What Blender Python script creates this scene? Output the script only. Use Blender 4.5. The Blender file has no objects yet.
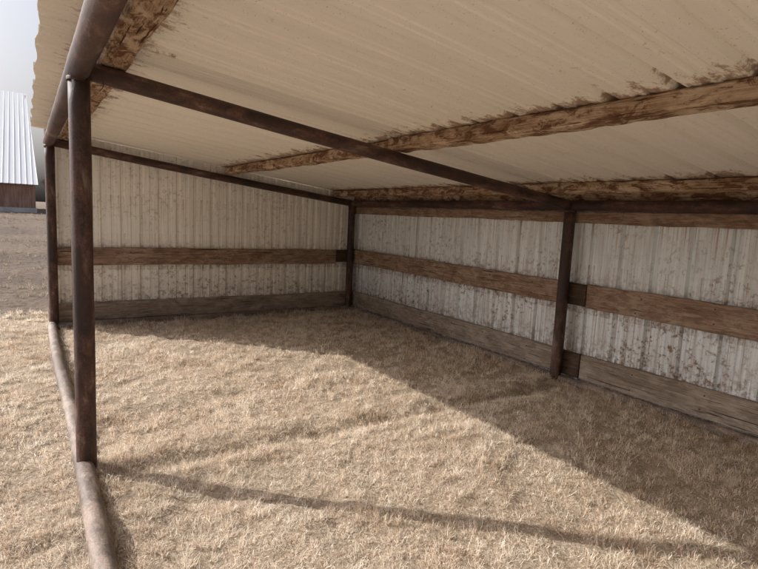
import bpy, math, random
import numpy as np
from mathutils import Matrix, Vector
random.seed(7); rng=np.random.default_rng(11)
S=bpy.context.scene
C=bpy.context.collection

# ------------------------------------------------------------ noise / terrain
def vnoise(x,y,seed=0):
    xi=np.floor(x).astype(np.int64); yi=np.floor(y).astype(np.int64)
    fx=x-xi; fy=y-yi
    fx=fx*fx*(3-2*fx); fy=fy*fy*(3-2*fy)
    def h(a,b):
        n=(a*374761393+b*668265263+seed*1274126177)&0xffffffff
        n=((n^(n>>13))*1274126177)&0xffffffff
        n=n^(n>>16)
        return (n&0xffff)/65535.0
    return (h(xi,yi)*(1-fx)+h(xi+1,yi)*fx)*(1-fy)+(h(xi,yi+1)*(1-fx)+h(xi+1,yi+1)*fx)*fy
def fbm(x,y,seed=0,o=3):
    s=0;a=.5
    for i in range(o):
        s=s+a*vnoise(x*2**i,y*2**i,seed+i); a*=.5
    return s/(1-.5**o)
def sstep(a,b,x):
    t=np.clip((x-a)/(b-a),0,1); return t*t*(3-2*t)
def height(x,y):
    h=.06*(fbm(x*1.2,y*1.2,3)-.5)+.045*(fbm(x*4.5,y*4.5,9)-.5)+.02*(fbm(x*12,y*12,19,2)-.5)
    inside=sstep(.2,.5,x)*(1-sstep(4.2,4.5,x))
    wob=.08*(fbm(x*2,x*0+1.3,21)-.5)
    h=h+inside*(.018*np.exp(-((y-3.36-wob)/.10)**2)-.032*np.exp(-((y-3.16-wob)/.07)**2))
    h=h-inside*.02*np.exp(-((y-4.35-.25*(x-2)-wob)/.10)**2)
    h=h+.78*sstep(9,40,y)+.25*(fbm(x*.12,y*.12,31)-.5)*sstep(9,20,np.hypot(x-2,y-3))
    return h-.025

# ------------------------------------------------------------ node helpers
def newmat(name):
    m=bpy.data.materials.new(name); m.use_nodes=True
    nt=m.node_tree; nt.nodes.clear()
    return m,nt
def N(nt,t,**k):
    n=nt.nodes.new(t)
    for a,b in k.items():
        if a=='inp':
            for kk,v in b.items():
                if hasattr(v,'is_output') : nt.links.new(v,n.inputs[kk])
                else: n.inputs[kk].default_value=v
        else: setattr(n,a,b)
    return n
def mapping(nt,src,scale,loc=(0,0,0)):
    return N(nt,'ShaderNodeMapping',inp={'Vector':src,'Scale':scale,'Location':loc}).outputs[0]
def noise(nt,vec,scale=5,detail=4,rough=.55,dist=0):
    return N(nt,'ShaderNodeTexNoise',inp={'Vector':vec,'Scale':scale,'Detail':detail,'Roughness':rough,'Distortion':dist}).outputs['Fac']
def ramp(nt,fac,stops):
    r=N(nt,'ShaderNodeValToRGB',inp={'Fac':fac}); e=r.color_ramp.elements
    while len(e)<len(stops): e.new(.5)
    for i,(p,c) in enumerate(stops):
        e[i].position=p; e[i].color=(c,c,c,1) if isinstance(c,(int,float)) else (*c,1)
    return r.outputs[0]
def mth(nt,op,a,b=0,clamp=False):
    n=N(nt,'ShaderNodeMath',operation=op,use_clamp=clamp)
    for i,v in enumerate((a,b)):
        if hasattr(v,'is_output'): nt.links.new(v,n.inputs[i])
        else: n.inputs[i].default_value=v
    return n.outputs[0]
def mix(nt,fac,a,b,mode='MIX'):
    n=N(nt,'ShaderNodeMix',data_type='RGBA',blend_type=mode)
    for i,v in ((0,fac),(6,a),(7,b)):
        if hasattr(v,'is_output'): nt.links.new(v,n.inputs[i])
        else: n.inputs[i].default_value=v if i==0 else (*v,1)
    return n.outputs[2]
def finish(nt,col,rough=.7,bump=None,bstr=.3,bdist=.01,metal=0,spec=.5):
    p=N(nt,'ShaderNodeBsdfPrincipled',inp={'Base Color':col,'Roughness':rough,'Metallic':metal,'Specular IOR Level':spec})
    if bump is not None:
        b=N(nt,'ShaderNodeBump',inp={'Height':bump,'Strength':bstr,'Distance':bdist})
        nt.links.new(b.outputs[0],p.inputs['Normal'])
    o=N(nt,'ShaderNodeOutputMaterial'); nt.links.new(p.outputs[0],o.inputs[0])
def objco(nt): return N(nt,'ShaderNodeTexCoord').outputs['Object']

def wood_mat(name,dark,mid,light,blot=.5,stain=(.07,.04,.025),lightblot=.5):
    m,nt=newmat(name); co=objco(nt)
    rnd=N(nt,'ShaderNodeObjectInfo').outputs['Random']
    off=N(nt,'ShaderNodeCombineXYZ',inp={'X':mth(nt,'MULTIPLY',rnd,37),'Y':mth(nt,'MULTIPLY',rnd,11)}).outputs[0]
    v=N(nt,'ShaderNodeVectorMath',operation='ADD',inp={0:co,1:off}).outputs[0]
    g=noise(nt,mapping(nt,v,(1.2,26,26)),2.2,6,.65,1.2)
    g2=noise(nt,mapping(nt,v,(3,120,120)),1.5,3,.6,.3)
    col=ramp(nt,g,[(.28,dark),(.5,mid),(.72,light)])
    col=mix(nt,.65,col,ramp(nt,g2,[(.3,.35),(.6,1)]),'MULTIPLY')
    w=noise(nt,mapping(nt,v,(1,1.6,1.6)),2.6,6,.7,.5)
    col=mix(nt,mth(nt,'MULTIPLY',ramp(nt,w,[(.44,0),(.6,1)]),lightblot),col,light)
    b=noise(nt,mapping(nt,v,(1,2.6,2.6)),6.5,8,.75,.6)
    col=mix(nt,mth(nt,'MULTIPLY',ramp(nt,b,[(.47,0),(.56,1)]),blot),col,stain)
    chk=noise(nt,mapping(nt,v,(1.5,60,60),(5,2,1)),1.2,2,.5,.2)
    crack=ramp(nt,chk,[(.29,1),(.34,0)])
    col=mix(nt,crack,col,tuple(c*.3 for c in dark))
    h=mth(nt,'SUBTRACT',mth(nt,'ADD',g,mth(nt,'MULTIPLY',g2,.6)),crack)
    finish(nt,col,.88,h,.9,.009,spec=.15)
    return m
def rust_mat(name,a=(.030,.017,.014),b=(.090,.045,.033),c=(.25,.18,.14)):
    m,nt=newmat(name); co=objco(nt)
    n1=noise(nt,mapping(nt,co,(.45,1,1)),11,9,.75,.3); n2=noise(nt,co,90,4,.65); n3=noise(nt,mapping(nt,co,(.4,1.8,1.8)),3.2,5,.65,.4)
    col=ramp(nt,n1,[(.38,a),(.5,b),(.58,tuple(x*1.5 for x in b)),(.68,c)])
    col=mix(nt,.6,col,ramp(nt,n2,[(.35,.4),(.58,1)]),'MULTIPLY')
    col=mix(nt,ramp(nt,n3,[(.5,0),(.60,.7)]),col,a)
    col=mix(nt,ramp(nt,n3,[(.34,.7),(.43,0)]),col,c)
    finish(nt,col,ramp(nt,n1,[(.3,.45),(.7,.8)]),mth(nt,'ADD',n1,mth(nt,'MULTIPLY',n2,.5)),.8,.005,spec=.4)
    return m

def panel_mat(name,base,alt,axis,purl=None,dirt=.5,rails=False,dirtcol=(.16,.11,.08)):
    m,nt=newmat(name); co=objco(nt)
    sep=N(nt,'ShaderNodeSeparateXYZ',inp={0:co}); X,Y,Z=sep.outputs
    A=(X,Y,Z)[axis]
    sheet=mth(nt,'FLOOR',mth(nt,'DIVIDE',A,.915))
    wn=N(nt,'ShaderNodeTexWhiteNoise',noise_dimensions='1D',inp={'W':sheet}).outputs[0]
    col=mix(nt,wn,base,alt)
    if purl is not None: sc=(.6,12,1)
    elif axis==1: sc=(1,15,.7)
    else: sc=(15,1,.7)
    st=noise(nt,mapping(nt,co,sc),1.7,6,.65)
    gray=tuple(.5*x+.45*y for x,y in zip(base,dirtcol))
    col=mix(nt,mth(nt,'MULTIPLY',ramp(nt,st,[(.45,0),(.68,1)]),min(1,dirt*.7)),col,gray)
    sp=noise(nt,co,20,9,.74,.2)
    big=noise(nt,co,1.8,4,.6)
    if purl is None:
        dm=mth(nt,'MULTIPLY',ramp(nt,sp,[(.53,0),(.61,1)]),dirt)
        dm=mth(nt,'MULTIPLY',dm,ramp(nt,big,[(.38,.10),(.56,1)]))
    else:
        dm=mth(nt,'MULTIPLY',ramp(nt,sp,[(.60,0),(.66,1)]),ramp(nt,big,[(.52,0),(.66,.55)]))
    if rails:
        low=N(nt,'ShaderNodeMapRange',inp={'Value':Z,'From Min':0.2,'From Max':1.1,'To Min':1.3,'To Max':.65}).outputs[0]
        dm=mth(nt,'MULTIPLY',dm,low)
        rn=noise(nt,mapping(nt,co,(1,26,.4) if axis==1 else (26,1,.4)),2.0,5,.65)
        run=ramp(nt,rn,[(.54,0),(.64,.95)])
        for z1,ln in ((1.62,.55),(.72,.46),(1.14,.2)):
            tz=N(nt,'ShaderNodeMapRange',inp={'Value':Z,'From Min':z1-ln,'From Max':z1,'To Min':0,'To Max':1}).outputs[0]
            tz=mth(nt,'MULTIPLY',tz,mth(nt,'LESS_THAN',Z,z1))
            col=mix(nt,mth(nt,'MULTIPLY',mth(nt,'MULTIPLY',run,tz),dirt),col,(.31,.17,.10))
        for z0,ln,am in ((.27,.30,.9),(.96,.12,.65)):
            tz=N(nt,'ShaderNodeMapRange',inp={'Value':Z,'From Min':z0,'From Max':z0+ln,'To Min':1,'To Max':0}).outputs[0]
            tz=mth(nt,'MULTIPLY',tz,mth(nt,'GREATER_THAN',Z,z0-.3))
            gm=mth(nt,'MULTIPLY',tz,ramp(nt,mth(nt,'ADD',mth(nt,'MULTIPLY',sp,.6),mth(nt,'MULTIPLY',rn,.4)),[(.43,0),(.55,am)]))
            col=mix(nt,mth(nt,'MULTIPLY',gm,min(1,dirt*1.3)),col,(.31,.235,.175))
    col=mix(nt,mth(nt,'MINIMUM',dm,1),col,dirtcol)
    if purl:
        rag=noise(nt,mapping(nt,co,(1,1.6,1)),7.5,9,.78)
        for px,w in purl:
            d=mth(nt,'ABSOLUTE',mth(nt,'SUBTRACT',X,px))
            d=mth(nt,'DIVIDE',d,w)
            d=mth(nt,'ADD',d,mth(nt,'MULTIPLY',mth(nt,'SUBTRACT',rag,.5),6.5))
            msk=ramp(nt,d,[(.2,.85),(.8,0)])
            col=mix(nt,msk,col,(.28,.165,.09))
    fine=noise(nt,co,120,2,.5)
    col=mix(nt,ramp(nt,fine,[(.66,0),(.74,.5)]),col,dirtcol)
    wob=noise(nt,co,3,3,.5)
    finish(nt,col,ramp(nt,st,[(.3,.38),(.7,.6)]),wob,.25,.02,spec=.4)
    return m

M_rust=rust_mat('rusty_pipe')
M_rust_gray=rust_mat('weathered_base_pipe',(.11,.08,.06),(.22,.165,.13),(.36,.295,.24))
M_rail=wood_mat('weathered_rail_wood',(.19,.115,.075),(.37,.245,.17),(.54,.42,.325),.50,(.125,.068,.042))
M_base=wood_mat('muddy_board_wood',(.20,.155,.12),(.37,.295,.23),(.52,.44,.365),.45,(.155,.11,.08))
M_purl=wood_mat('stained_purlin_wood',(.24,.13,.07),(.42,.275,.17),(.65,.51,.37),.95,(.145,.07,.037),.8)
M_dark=wood_mat('dark_block_wood',(.04,.027,.02),(.09,.06,.043),(.16,.11,.08),.5)
PURL=[.42,2.37,4.10]
M_roof=panel_mat('cream_roof_steel',(.89,.85,.765),(.86,.82,.73),1,[(p,.18) for p in PURL],.16)
M_left=panel_mat('cream_wall_steel',(.92,.90,.84),(.88,.855,.795),0,None,.55,True)
M_back=panel_mat('white_wall_steel',(.85,.90,.92),(.80,.855,.88),1,None,1.0,True,(.23,.155,.105))

# ------------------------------------------------------------ geometry helpers
shed=bpy.data.objects.new('livestock_shed',None); C.objects.link(shed)
def mesh_obj(name,verts,faces,mat,parent=None,smooth=False,mw=None):
    me=bpy.data.meshes.new(name); me.from_pydata([tuple(v) for v in verts],[],faces); me.update()
    if smooth: me.polygons.foreach_set('use_smooth',[True]*len(me.polygons))
    me.materials.append(mat)
    o=bpy.data.objects.new(name,me); C.objects.link(o)
    if mw is not None: o.matrix_world=mw
    if parent: o.parent=parent
    return o
def frame(p0,p1,up=Vector((0,0,1))):
    p0=Vector(p0);p1=Vector(p1); x=(p1-p0).normalized()
    y=up.cross(x)
    if y.length<1e-4: y=Vector((0,1,0))
    y.normalize(); z=x.cross(y)
    m=Matrix((x,y,z)).transposed().to_4x4(); m.translation=p0
    return m,(p1-p0).length
def tube(name,p0,p1,r,mat,parent=shed,sag=0.0,n=24,wob=.0):
    mw,L=frame(p0,p1); k=max(4,int(L/.15)); v=[];f=[]
    ph=random.random()*9
    for i in range(k+1):
        t=i/k; x=t*L; dz=-sag*math.sin(math.pi*t)+wob*math.sin(ph+x*2.1); dy=wob*math.cos(ph*2+x*1.6)
        for j in range(n):
            a=2*math.pi*j/n; rr=r*(1+.012*math.sin(3*a+x*7+ph))
            v.append((x,dy+rr*math.cos(a),dz+rr*math.sin(a)))
    for i in range(k):
        for j in range(n):
            a=i*n+j;b=i*n+(j+1)%n
            f.append((a,a+n,b+n,b))
    f.append(tuple(range(n))); f.append(tuple(reversed(range(k*n,k*n+n))))
    o=mesh_obj(name,v,f,mat,parent,False,mw)
    o.data.polygons.foreach_set('use_smooth',[len(p.vertices)==4 for p in o.data.polygons])
    return o
def board(name,p0,p1,w,t,mat,parent=shed,up=Vector((0,0,1)),warp=.005,bev=.006,rough_end=.004):
    mw,L=frame(p0,p1,up); k=max(3,int(L/.04)); v=[];f=[]
    s=random.random()*100
    def nz(x,c): return float(fbm(np.array([x*1.7+s]),np.array([c*7.7+s]),5)[0]-.5)*2
    def nf(x,c): return float(fbm(np.array([x*11+s]),np.array([c*3.3+s]),8)[0]-.5)*2
    prof=[(-t/2+bev,-w/2),(t/2-bev,-w/2),(t/2,-w/2+bev),(t/2,w/2-bev),(t/2-bev,w/2),(-t/2+bev,w/2),(-t/2,w/2-bev),(-t/2,-w/2+bev)]
    for i in range(k+1):
        x=L*i/k
        ez=nz(x,1)*warp; eb=nz(x,2)*warp*1.6+nf(x,1)*warp; et=nz(x,3)*warp*1.6+nf(x,2)*warp; ey=nz(x,4)*warp*.5
        for (y,z) in prof:
            zz=z+(et if z>0 else eb)+ez
            xx=x+(rough_end*nz(z*20,6) if i in(0,k) else 0)
            v.append((xx,y+ey,zz))
    for i in range(k):
        for j in range(8):
            a=i*8+j;b=i*8+(j+1)%8
            f.append((a,b,b+8,a+8))
    f.append(tuple(reversed(range(8)))); f.append(tuple(range(k*8,k*8+8)))
    return mesh_obj(name,v,f,mat,parent,False,mw)
def profile(L,pitch=.305,h=.028,phase=0.):
    pts=[]; x=-phase
    while x<L+pitch:
        seg=[(x,0),(x+.075,0),(x+.085,.005),(x+.105,.005),(x+.115,0),(x+.135,0),(x+.145,.005),(x+.165,.005),(x+.175,0),
             (x+pitch-.062,0),(x+pitch-.045,h),(x+pitch-.017,h)] if pitch>.28 else [(x,0),(x+.06,0),(x+.07,.005),(x+.10,.005),(x+.11,0),
             (x+pitch-.062,0),(x+pitch-.045,h),(x+pitch-.017,h)]
        pts+=seg; x+=pitch
    pts=[p for p in pts if 0<=p[0]<=L]
    if pts[0][0]>0: pts.insert(0,(0,pts[0][1]))
    if pts[-1][0]<L: pts.append((L,pts[-1][1]))
    return pts
def panel(name,O,U,L,V,bot,top,W,mat,parent=shed,nv=14,pitch=.305,h=.028,phase=.1,wav=.003):
    O,U,V,W=map(Vector,(O,U,V,W)); pr=profile(L,pitch,h,phase); v=[];f=[]; n=len(pr)
    for i in range(nv+1):
        for (u,w) in pr:
            b=bot(u);t=top(u)
            q=b+(t-b)*i/nv
            d=wav*(float(vnoise(np.array([u*2.3]),np.array([q*2.1]),4)[0])-.5)*2
            v.append(O+U*u+V*q+W*(w+d))
    for i in range(nv):
        for j in range(n-1):
            a=i*n+j; f.append((a,a+1,a+n+1,a+n))
    return mesh_obj(name,v,f,mat,parent)

# ------------------------------------------------------------ shed
CZ=1.5
def raf(x): return CZ+.70-.121*(x-.26)        # rafter centreline
def roofz(x): return CZ+.852-.121*(x-.26)
YF,YM,YN=7.45,3.30,-.90
XF,XB=.25,4.39
for i,y in enumerate((YF,YM,YN)):
    tube(f'front_post_{i}',(XF,y,-.12),(XF+.005,y,raf(XF)-.03),.0525,M_rust)
    tube(f'back_post_{i}',(XB,y,-.12),(XB,y,raf(XB)-.03),.055,M_rust)
    tube(f'rafter_pipe_{i}',(XF,y,raf(XF)),(XB,y,raf(XB)),.049,M_rust,sag=.012)
tube('front_header_pipe',(XF,YN-.06,raf(XF)),(XF,YF+.08,raf(XF)),.058,M_rust,sag=.01)
tube('back_header_pipe',(XB,YN-.06,raf(XB)),(XB,YF+.08,raf(XB)),.048,M_rust)
tube('front_base_pipe',(XF-.01,YN-.2,.012),(XF-.03,YF-.02,.015),.049,M_rust_gray,wob=.008)
tube('side_base_pipe',(XF,YF,-.015),(XB,YF,-.01),.055,M_rust_gray)
tube('back_base_pipe',(XB+.02,YN,-.02),(XB+.02,YF,-.02),.05,M_rust_gray)
for y in (YF,YM):
    tube('weld_collar',(XF,y,raf(XF)-.070),(XF,y,raf(XF)-.050),.0555,M_rust)
    tube('weld_collar_back',(XB,y,raf(XB)-.065),(XB,y,raf(XB)-.045),.058,M_rust)
nrm=Vector((.121,0,1)).normalized()
def purlin(name,x,w,t,y0,y1,mat,dy=0):
    z=CZ+.755-.121*(x-.26)+t/2
    board(name,(x,y0,z),(x,y1,z+dy),t,w,mat,up=nrm,warp=.008,bev=.010)
purlin('roof_purlin_0',.415,.14,.092,YN-.1,3.1,M_purl); purlin('roof_purlin_1',.42,.14,.09,3.104,7.62,M_purl)
purlin('roof_purlin_2',2.37,.115,.094,YN-.1,3.42,M_purl); purlin('roof_purlin_3',2.385,.105,.09,3.424,7.5,M_purl)
purlin('roof_purlin_4',4.10,.10,.092,YN-.1,3.2,M_purl); purlin('roof_purlin_5',4.10,.10,.092,3.204,7.5,M_purl)
panel('roof_sheet',(0,YN-.15,0),(0,1,0),7.72-(YN-.15),(1,0,-.121),lambda u:.08+.008*math.sin(u*9.0),lambda u:4.66,(0,0,1),M_roof,nv=30,h=.03,phase=.1,wav=.003)
bpy.data.objects['roof_sheet'].location=(0,0,CZ+.852+.121*.26)
panel('end_wall_sheet',(XF-.04,YF+.125,0),(1,0,0),4.34,(0,0,1),lambda u:-.05,lambda u:roofz(XF-.04+u)-.004,(0,1,0),M_left,nv=16,pitch=.229,h=.026,phase=.05)
panel('near_end_wall_sheet',(XF-.04,YN-.12,0),(1,0,0),4.34,(0,0,1),lambda u:-.05,lambda u:roofz(XF-.04+u)-.004,(0,-1,0),M_left,nv=16,pitch=.229,h=.026)
panel('back_wall_sheet',(XB+.125,YN-.12,0),(0,1,0),YF+.245-(YN-.12),(0,0,1),lambda u:-.05,lambda u:roofz(XB+.125)-.004,(1,0,0),M_back,nv=16,pitch=.305,h=.028,phase=.12)
yb=YF+.095
board('end_rail_upper',(XF-.02,yb,.845),(XB-.22,yb,.835),.225,.042,M_rail)
board('end_rail_lower',(XF-.02,yb,.145),(XB+.02,yb,.14),.235,.042,M_base)
board('end_rail_block',(XB-.216,yb-.004,.845),(XB+.05,yb-.004,.845),.20,.05,M_dark)
board('near_end_rail_upper',(XF,YN-.09,.845),(XB+.05,YN-.09,.845),.23,.042,M_rail)
board('near_end_rail_lower',(XF,YN-.09,.14),(XB+.05,YN-.09,.14),.235,.042,M_base)
xb=XB+.09
for (nm,z,h,mt) in (('rail_upper',.845,.228,M_rail),('rail_lower',.15,.245,M_base)):
    board('back_'+nm+'_far',(xb,YM+.03,z),(xb,YF+.05,z+.005),h,.044,mt)
    board('back_'+nm+'_mid',(xb,YN,z-.01),(xb,YM-.22,z-.002),h,.044,mt)
    board('back_'+nm+'_block',(xb-.006,YM-.216,z+.0),(xb-.006,YM+.026,z),h*.93,.055,M_dark)
board('back_top_girt_far',(xb,YM+.01,CZ+.095),(xb,YF+.05,CZ+.095),.11,.04,M_rail)
board('back_top_girt_mid',(xb,YN,CZ+.092),(xb,YM+.006,CZ+.095),.11,.04,M_rail)
board('back_eave_board',(xb,YN,CZ+.262),(xb,YF+.05,CZ+.262),.13,.038,M_purl)
M_nail=rust_mat('nail_steel',(.02,.015,.012),(.05,.03,.02),(.08,.05,.035))
def nail(p,ax):
    p=Vector(p); tube('nail_head',p,p+Vector(ax)*.004,.006,M_nail,n=8)
for y in np.arange(-.5,7.3,.61):
    for z in (.78,.91,.08,.22):
        if abs(y-YM)>.1: nail((xb-.024,y+random.uniform(-.03,.03),z+random.uniform(-.02,.02)),(-1,0,0))
for x in np.arange(.5,4.1,.61):
    for z in (.78,.9,.08,.21): nail((x+random.uniform(-.03,.03),yb-.023,z),(0,-1,0))
def wire(name,pts,r=.0018):
    cu=bpy.data.curves.new(name,'CURVE'); cu.dimensions='3D'; cu.bevel_depth=r
    sp=cu.splines.new('BEZIER'); sp.bezier_points.add(len(pts)-1)
    for b,p in zip(sp.bezier_points,pts): b.co=p; b.handle_left_type=b.handle_right_type='AUTO'
    o=bpy.data.objects.new(name,cu); cu.materials.append(M_rust); C.objects.link(o); o.parent=shed
wire('wire_end_1',[(4.25,2.75,1.76),(4.2,2.72,1.70),(4.22,2.64,1.66),(4.18,2.62,1.60)])
wire('wire_end_2',[(.33,3.24,2.2),(.36,3.22,2.12),(.34,3.2,2.08)],.002)

# ------------------------------------------------------------ ground
def axis_coords(c0,c1,step,far):
    a=list(np.arange(c0,c1,step)); d=step; x=a[-1]
    while x<far: d*=1.18; x+=d; a.append(x)
    d=step; x=a[0]; b=[]
    while x>-far: d*=1.18; x-=d; b.append(x)
    return np.array(b[::-1]+a)
gx=axis_coords(-1.5,5,.035,900); gy=axis_coords(0,10,.035,900)
GX,GY=np.meshgrid(gx,gy); GZ=height(GX,GY)
nx,ny=len(gx),len(gy)
me=bpy.data.meshes.new('ground')
co=np.stack([GX,GY,GZ],-1).reshape(-1,3).astype(np.float32)
ii=(np.arange(ny-1)[:,None]*nx+np.arange(nx-1)[None,:]).ravel()
q=np.stack([ii,ii+1,ii+nx+1,ii+nx],-1).astype(np.int32)
me.vertices.add(len(co)); me.vertices.foreach_set('co',co.ravel())
me.loops.add(q.size); me.loops.foreach_set('vertex_index',q.ravel())
me.polygons.add(len(q)); me.polygons.foreach_set('loop_start',np.arange(len(q),dtype=np.int32)*4)
me.polygons.foreach_set('use_smooth',np.ones(len(q),bool)); me.update(calc_edges=True); me.validate()
ground=bpy.data.objects.new('ground',me); C.objects.link(ground)
m,nt=newmat('dry_soil_thatch'); co_=objco(nt)
sep=N(nt,'ShaderNodeSeparateXYZ',inp={0:co_})
n1=noise(nt,co_,3,6,.65); n2=noise(nt,co_,45,5,.7,.5); n3=noise(nt,co_,.35,5,.6)
straw=ramp(nt,n2,[(.3,(.32,.23,.155)),(.5,(.60,.475,.35)),(.7,(.80,.68,.54))])
straw=mix(nt,ramp(nt,n1,[(.4,0),(.7,.4)]),straw,(.43,.32,.225))
n4=noise(nt,co_,8,5,.7)
dirt=ramp(nt,n2,[(.3,(.15,.115,.09)),(.6,(.28,.22,.175)),(.75,(.39,.32,.265))])
dirt=mix(nt,ramp(nt,n3,[(.42,0),(.6,.6)]),dirt,(.36,.28,.21))
dirt=mix(nt,ramp(nt,n4,[(.5,0),(.6,.7)]),dirt,(.12,.085,.065))
f=N(nt,'ShaderNodeMapRange',inp={'Value':mth(nt,'ADD',sep.outputs[1],mth(nt,'MULTIPLY',n1,1.5)),'From Min':8.8,'From Max':9.6}).outputs[0]
finish(nt,mix(nt,f,straw,dirt),.95,mth(nt,'ADD',mth(nt,'ADD',n2,n1),n4),1,.05,spec=.1)
me.materials.append(m)

# ------------------------------------------------------------ grass
m,nt=newmat('dry_grass_blades')
at=N(nt,'ShaderNodeAttribute',attribute_name='tint'); 
sp=N(nt,'ShaderNodeSeparateColor',inp={0:at.outputs['Color']})
col=ramp(nt,sp.outputs[0],[(0,(.29,.19,.12)),(.20,(.66,.505,.365)),(.5,(.92,.79,.635)),(1,(.98,.92,.81))])
col=mix(nt,sp.outputs[1],col,(.16,.20,.06))
col=mix(nt,sp.outputs[2],col,(.32,.24,.175))
d=N(nt,'ShaderNodeBsdfDiffuse',inp={'Color':col}); t=N(nt,'ShaderNodeBsdfTranslucent',inp={'Color':col})
mx=N(nt,'ShaderNodeMixShader',inp={0:.3,1:d.outputs[0],2:t.outputs[0]})
o=N(nt,'ShaderNodeOutputMaterial'); nt.links.new(mx.outputs[0],o.inputs[0]); M_grass=m

def grass(name,regions):
    P=[];T=[]
    for (x0,x1,y0,y1,dens,per,Lmin,Lmax,wd,kind) in regions:
        nt_=int((x1-x0)*(y1-y0)*dens)
        cx=rng.uniform(x0,x1,nt_); cy=rng.uniform(y0,y1,nt_)
        dn=fbm(cx*2.2,cy*2.2,41); keep=rng.random(nt_)<np.clip(.05+1.8*dn,0,1)
        if kind==1:
            keep&=(fbm(cx*.5,cy*.5,77)>.52)&~((cx>-19)&(cx<1)&(cy>39.5))
        keep&=~((np.abs(cx-XF+.02)<.04)&(cy<YF))
        cx=cx[keep];cy=cy[keep]; n=len(cx)
        tl=.4+1.1*fbm(cx*3.3,cy*3.3,51); tt=.5*fbm(cx*5,cy*5,61)+.5*fbm(cx*1.3,cy*1.3,62)
        # ungrazed, longer and browner along the wall bases
        edge=np.maximum(sstep(3.9,4.35,cx)*(cx<4.5),sstep(6.9,7.35,cy)*(cy<7.6)*(cx>.2))
        tl=tl*(1+.35*edge); tt=tt-.16*edge
        ct=rng.normal(0,.13,n)
        lean=rng.uniform(0,2*np.pi,n)
        k=per; cx=np.repeat(cx,k);cy=np.repeat(cy,k);tl=np.repeat(tl,k);tt=np.repeat(tt,k);ln=np.repeat(lean,k);ct=np.repeat(ct,k)
        n=len(cx); a=rng.uniform(0,2*np.pi,n); r=np.abs(rng.normal(0,.024 if kind==0 else .03,n))
        bx=cx+r*np.cos(a); by=cy+r*np.sin(a); bz=height(bx,by)-.004
        a2=a+rng.normal(0,1.1,n)
        L=rng.uniform(Lmin,Lmax,n)*tl
        th=np.clip(rng.normal(.9,.42,n),.1,1.5)
        dx=np.cos(a2)*.85+np.cos(ln)*.25; dy=np.sin(a2)*.85+np.sin(ln)*.25
        p0=np.stack([bx,by,bz],-1)
        p1=p0+np.stack([dx*np.sin(th*.7),dy*np.sin(th*.7),np.cos(th*.7)],-1)*(L*.5)[:,None]
        a3=rng.normal(0,1.1,n); dx2=dx*np.cos(a3)-dy*np.sin(a3); dy2=dx*np.sin(a3)+dy*np.cos(a3)
        th2=np.clip(th+rng.uniform(.0,1.4,n),0,2.2)
        p2=p1+np.stack([dx2*np.sin(th2),dy2*np.sin(th2),np.cos(th2)],-1)*(L*.5)[:,None]
        p2[:,2]=np.maximum(p2[:,2],bz+.004)
        wa=rng.uniform(0,2*np.pi,n); w=wd*rng.uniform(.6,1.3,n)
        sd=np.stack([np.cos(wa),np.sin(wa),rng.uniform(-.3,.3,n)],-1)*(w/2)[:,None]
        P.append(np.stack([p0-sd,p0+sd,p1-sd*.85,p1+sd*.85,p2],1))
        c=np.clip(rng.normal(.55,.20,n)+(tt-.5)*1.0+ct,0,1)
        g=(rng.random(n)<.005)*.6; br=np.full(n,.0)
        if kind==1: br=np.clip(rng.normal(.75,.25,n),0,1)
        T.append(np.stack([c,g,br,np.ones(n)],-1))
    P=np.concatenate(P);T=np.concatenate(T); n=len(P)
    me=bpy.data.meshes.new(name)
    me.vertices.add(n*5); me.vertices.foreach_set('co',P.astype(np.float32).ravel())
    b=np.arange(n,dtype=np.int32)[:,None,None]*5
    tri=(b+np.array([[0,1,3],[0,3,2],[2,3,4]],dtype=np.int32)[None]).reshape(-1,3)
    me.loops.add(tri.size); me.loops.foreach_set('vertex_index',tri.ravel())
    me.polygons.add(len(tri)); me.polygons.foreach_set('loop_start',np.arange(len(tri),dtype=np.int32)*3)
    me.update(calc_edges=True)
    at=me.attributes.new('tint','FLOAT_COLOR','POINT'); at.data.foreach_set('color',np.repeat(T,5,axis=0).astype(np.float32).ravel())
    me.materials.append(M_grass)
    o=bpy.data.objects.new(name,me); C.objects.link(o); print(name,n)
grass('dry_grass',[
 (-1.2,4.46,.5,3.6,440,26,.028,.078,.0021,0),
 (-1.2,4.46,3.6,7.5,280,20,.03,.085,.0032,0),
 (-5,-1.2,-2,9,70,14,.04,.10,.006,0),
 (-1.2,7,7.6,8.7,110,16,.04,.10,.005,0),
 (-1.2,4.3,-.8,.5,100,16,.04,.09,.005,0),
 (4.6,8,-2,7.6,40,12,.04,.1,.007,0)])
grass('dry_weeds',[(-9,4,8.8,38,10,14,.07,.17,.009,1)])

# ------------------------------------------------------------ barn in the distance
barn=bpy.data.objects.new('metal_barn',None); C.objects.link(barn)
mw_,nt=newmat('white_barn_steel'); co_=objco(nt)
s=noise(nt,mapping(nt,co_,(3,.4,.4)),1.5,4)
finish(nt,ramp(nt,s,[(.35,(.93,.93,.92)),(.65,(.96,.96,.95))]),.5)
mr,nt=newmat('brown_barn_siding'); co_=objco(nt)
s=noise(nt,mapping(nt,co_,(6,1,.6)),2,5); finish(nt,ramp(nt,s,[(.35,(.25,.14,.10)),(.65,(.42,.27,.205))]),.85)
mc,nt=newmat('barn_footing_concrete'); co_=objco(nt)
s=noise(nt,co_,3,5); finish(nt,ramp(nt,s,[(.3,(.44,.42,.40)),(.7,(.65,.63,.60))]),.9)
bx0,bx1=-22.,.55; g=.70
prof=[(39.6,2.5),(46.4,6.3),(53.3,10.1),(60.2,6.3),(67.0,2.5)]
xs=[];x=bx0-.15
while x<bx1:
    xs+= [(x,0),(x+.26,0),(x+.27,.018),(x+.29,.018),(x+.30,0)]; x+=.305
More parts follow.
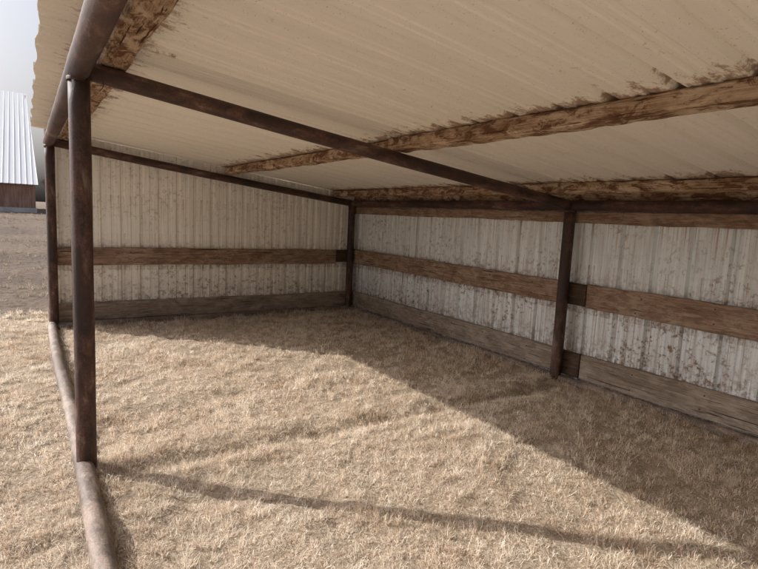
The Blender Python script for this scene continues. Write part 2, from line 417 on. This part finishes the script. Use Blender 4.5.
v=[];f=[];n=len(xs)
for (y,z) in prof:
    for (xx,w) in xs:
        v.append((min(xx,bx1+.15-.05*(z-2.5)),y+(-w if y<50 else w),z+w))
for i in range(len(prof)-1):
    for j in range(n-1):
        a=i*n+j; f.append((a,a+1,a+n+1,a+n))
mesh_obj('barn_roof',v,f,mw_,barn)
def box(name,a,b,mat,parent):
    (x0,y0,z0),(x1,y1,z1)=a,b
    v=[(x0,y0,z0),(x1,y0,z0),(x1,y1,z0),(x0,y1,z0),(x0,y0,z1),(x1,y0,z1),(x1,y1,z1),(x0,y1,z1)]
    return mesh_obj(name,v,[(0,3,2,1),(4,5,6,7),(0,1,5,4),(1,2,6,5),(2,3,7,6),(3,0,4,7)],mat,parent)
box('barn_footing',(bx0-.05,39.85,g-.6),(bx1+.05,66.8,g+.35),mc,barn)
box('barn_lower_wall',(bx0,39.9,g+.35),(bx1,66.75,2.48),mr,barn)
for s_,xx in (('a',bx0+.02),('b',bx1-.35)):
    v=[(xx,y+(.3 if y<50 else -.3),z-.12) for y,z in prof]; mesh_obj('barn_gable_'+s_,v,[(0,1,2,3,4)],mr,barn)
for i in range(6):
    xx=bx0+1.6+i*3.1
    box(f'barn_window_frame_{i}',(xx,39.84,1.45),(xx+.9,39.9-.003,2.1),mw_,barn)
    box(f'barn_window_glass_{i}',(xx+.07,39.82,1.52),(xx+.83,39.838,2.03),M_nail,barn)

# ------------------------------------------------------------ distant bare trees
mt,nt=newmat('bare_tree_bark'); s=noise(nt,objco(nt),2,4); finish(nt,ramp(nt,s,[(.3,(.09,.07,.06)),(.7,(.19,.15,.13))]),.95)
v=[];f=[]
def seg(a,b,ra,rb):
    d=(b-a).normalized(); u=d.orthogonal().normalized(); w=d.cross(u); s0=len(v)
    for p,r in((a,ra),(b,rb)):
        for j in range(4):
            an=j*math.pi/2; v.append(p+(u*math.cos(an)+w*math.sin(an))*r)
    for j in range(4): f.append((s0+j,s0+(j+1)%4,s0+4+(j+1)%4,s0+4+j))
def grow(p,d,L,r,lev):
    q=p+d*L; seg(p,q,r,r*.65)
    if lev==0: return
    for i in range(3 if lev>1 else 4):
        nd=(d+Vector((random.gauss(0,.5),random.gauss(0,.5),random.gauss(.1,.35)))).normalized()
        grow(p+(q-p)*random.uniform(.55,1),nd,L*random.uniform(.55,.8),r*.55,lev-1)
for i in range(46):
    x=-70+i*3.6+random.uniform(-1.5,1.5); y=random.uniform(85,115)
    z=float(height(np.array([x]),np.array([y]))[0])-.2
    grow(Vector((x,y,z)),Vector((random.gauss(0,.06),0,1)).normalized(),random.uniform(1.6,2.6),.22,4)
mesh_obj('distant_bare_trees',v,f,mt)

# ------------------------------------------------------------ light
to_sun=Vector((-1.224,1.13,1)).normalized()
el=math.asin(to_sun.z); rot=math.atan2(to_sun.x,to_sun.y)
L=bpy.data.lights.new('sun','SUN'); L.energy=5; L.angle=math.radians(.5); L.color=(1,.97,.925)
so=bpy.data.objects.new('sun',L); C.objects.link(so); so.rotation_euler=to_sun.to_track_quat('Z','Y').to_euler()
W=bpy.data.worlds.new('World'); S.world=W; W.use_nodes=True; nt=W.node_tree
sky=nt.nodes.new('ShaderNodeTexSky'); sky.sky_type='NISHITA'; sky.sun_disc=False
sky.sun_elevation=el; sky.sun_rotation=rot%(2*math.pi); sky.dust_density=8.5; sky.air_density=1.5; sky.ozone_density=2.0; sky.altitude=100
hs=nt.nodes.new('ShaderNodeHueSaturation'); hs.inputs['Saturation'].default_value=.4
nt.links.new(sky.outputs[0],hs.inputs['Color'])
wb=nt.nodes.new('ShaderNodeMix'); wb.data_type='RGBA'; wb.blend_type='MULTIPLY'; wb.inputs[0].default_value=1; wb.inputs[7].default_value=(1.04,1.06,1.18,1)
nt.links.new(hs.outputs[0],wb.inputs[6])
bg=nt.nodes['Background']; bg.inputs[1].default_value=.15; nt.links.new(wb.outputs[2],bg.inputs[0])

# ------------------------------------------------------------ camera
cam=bpy.data.cameras.new('camera'); cam.lens=25.17; cam.sensor_width=36; cam.clip_start=.02; cam.clip_end=3000
co_=bpy.data.objects.new('camera',cam); C.objects.link(co_)
R=Matrix(((.8336,.0302,-.5516),(-.5507,.1307,-.8244),(.0472,.9910,.1256)))
q=R.to_quaternion().normalized()
co_.matrix_world=Matrix.Translation((0,0,1.5))@q.to_matrix().to_4x4()
S.camera=co_
S.view_settings.view_transform='Standard'; S.view_settings.look='None'; S.view_settings.exposure=0
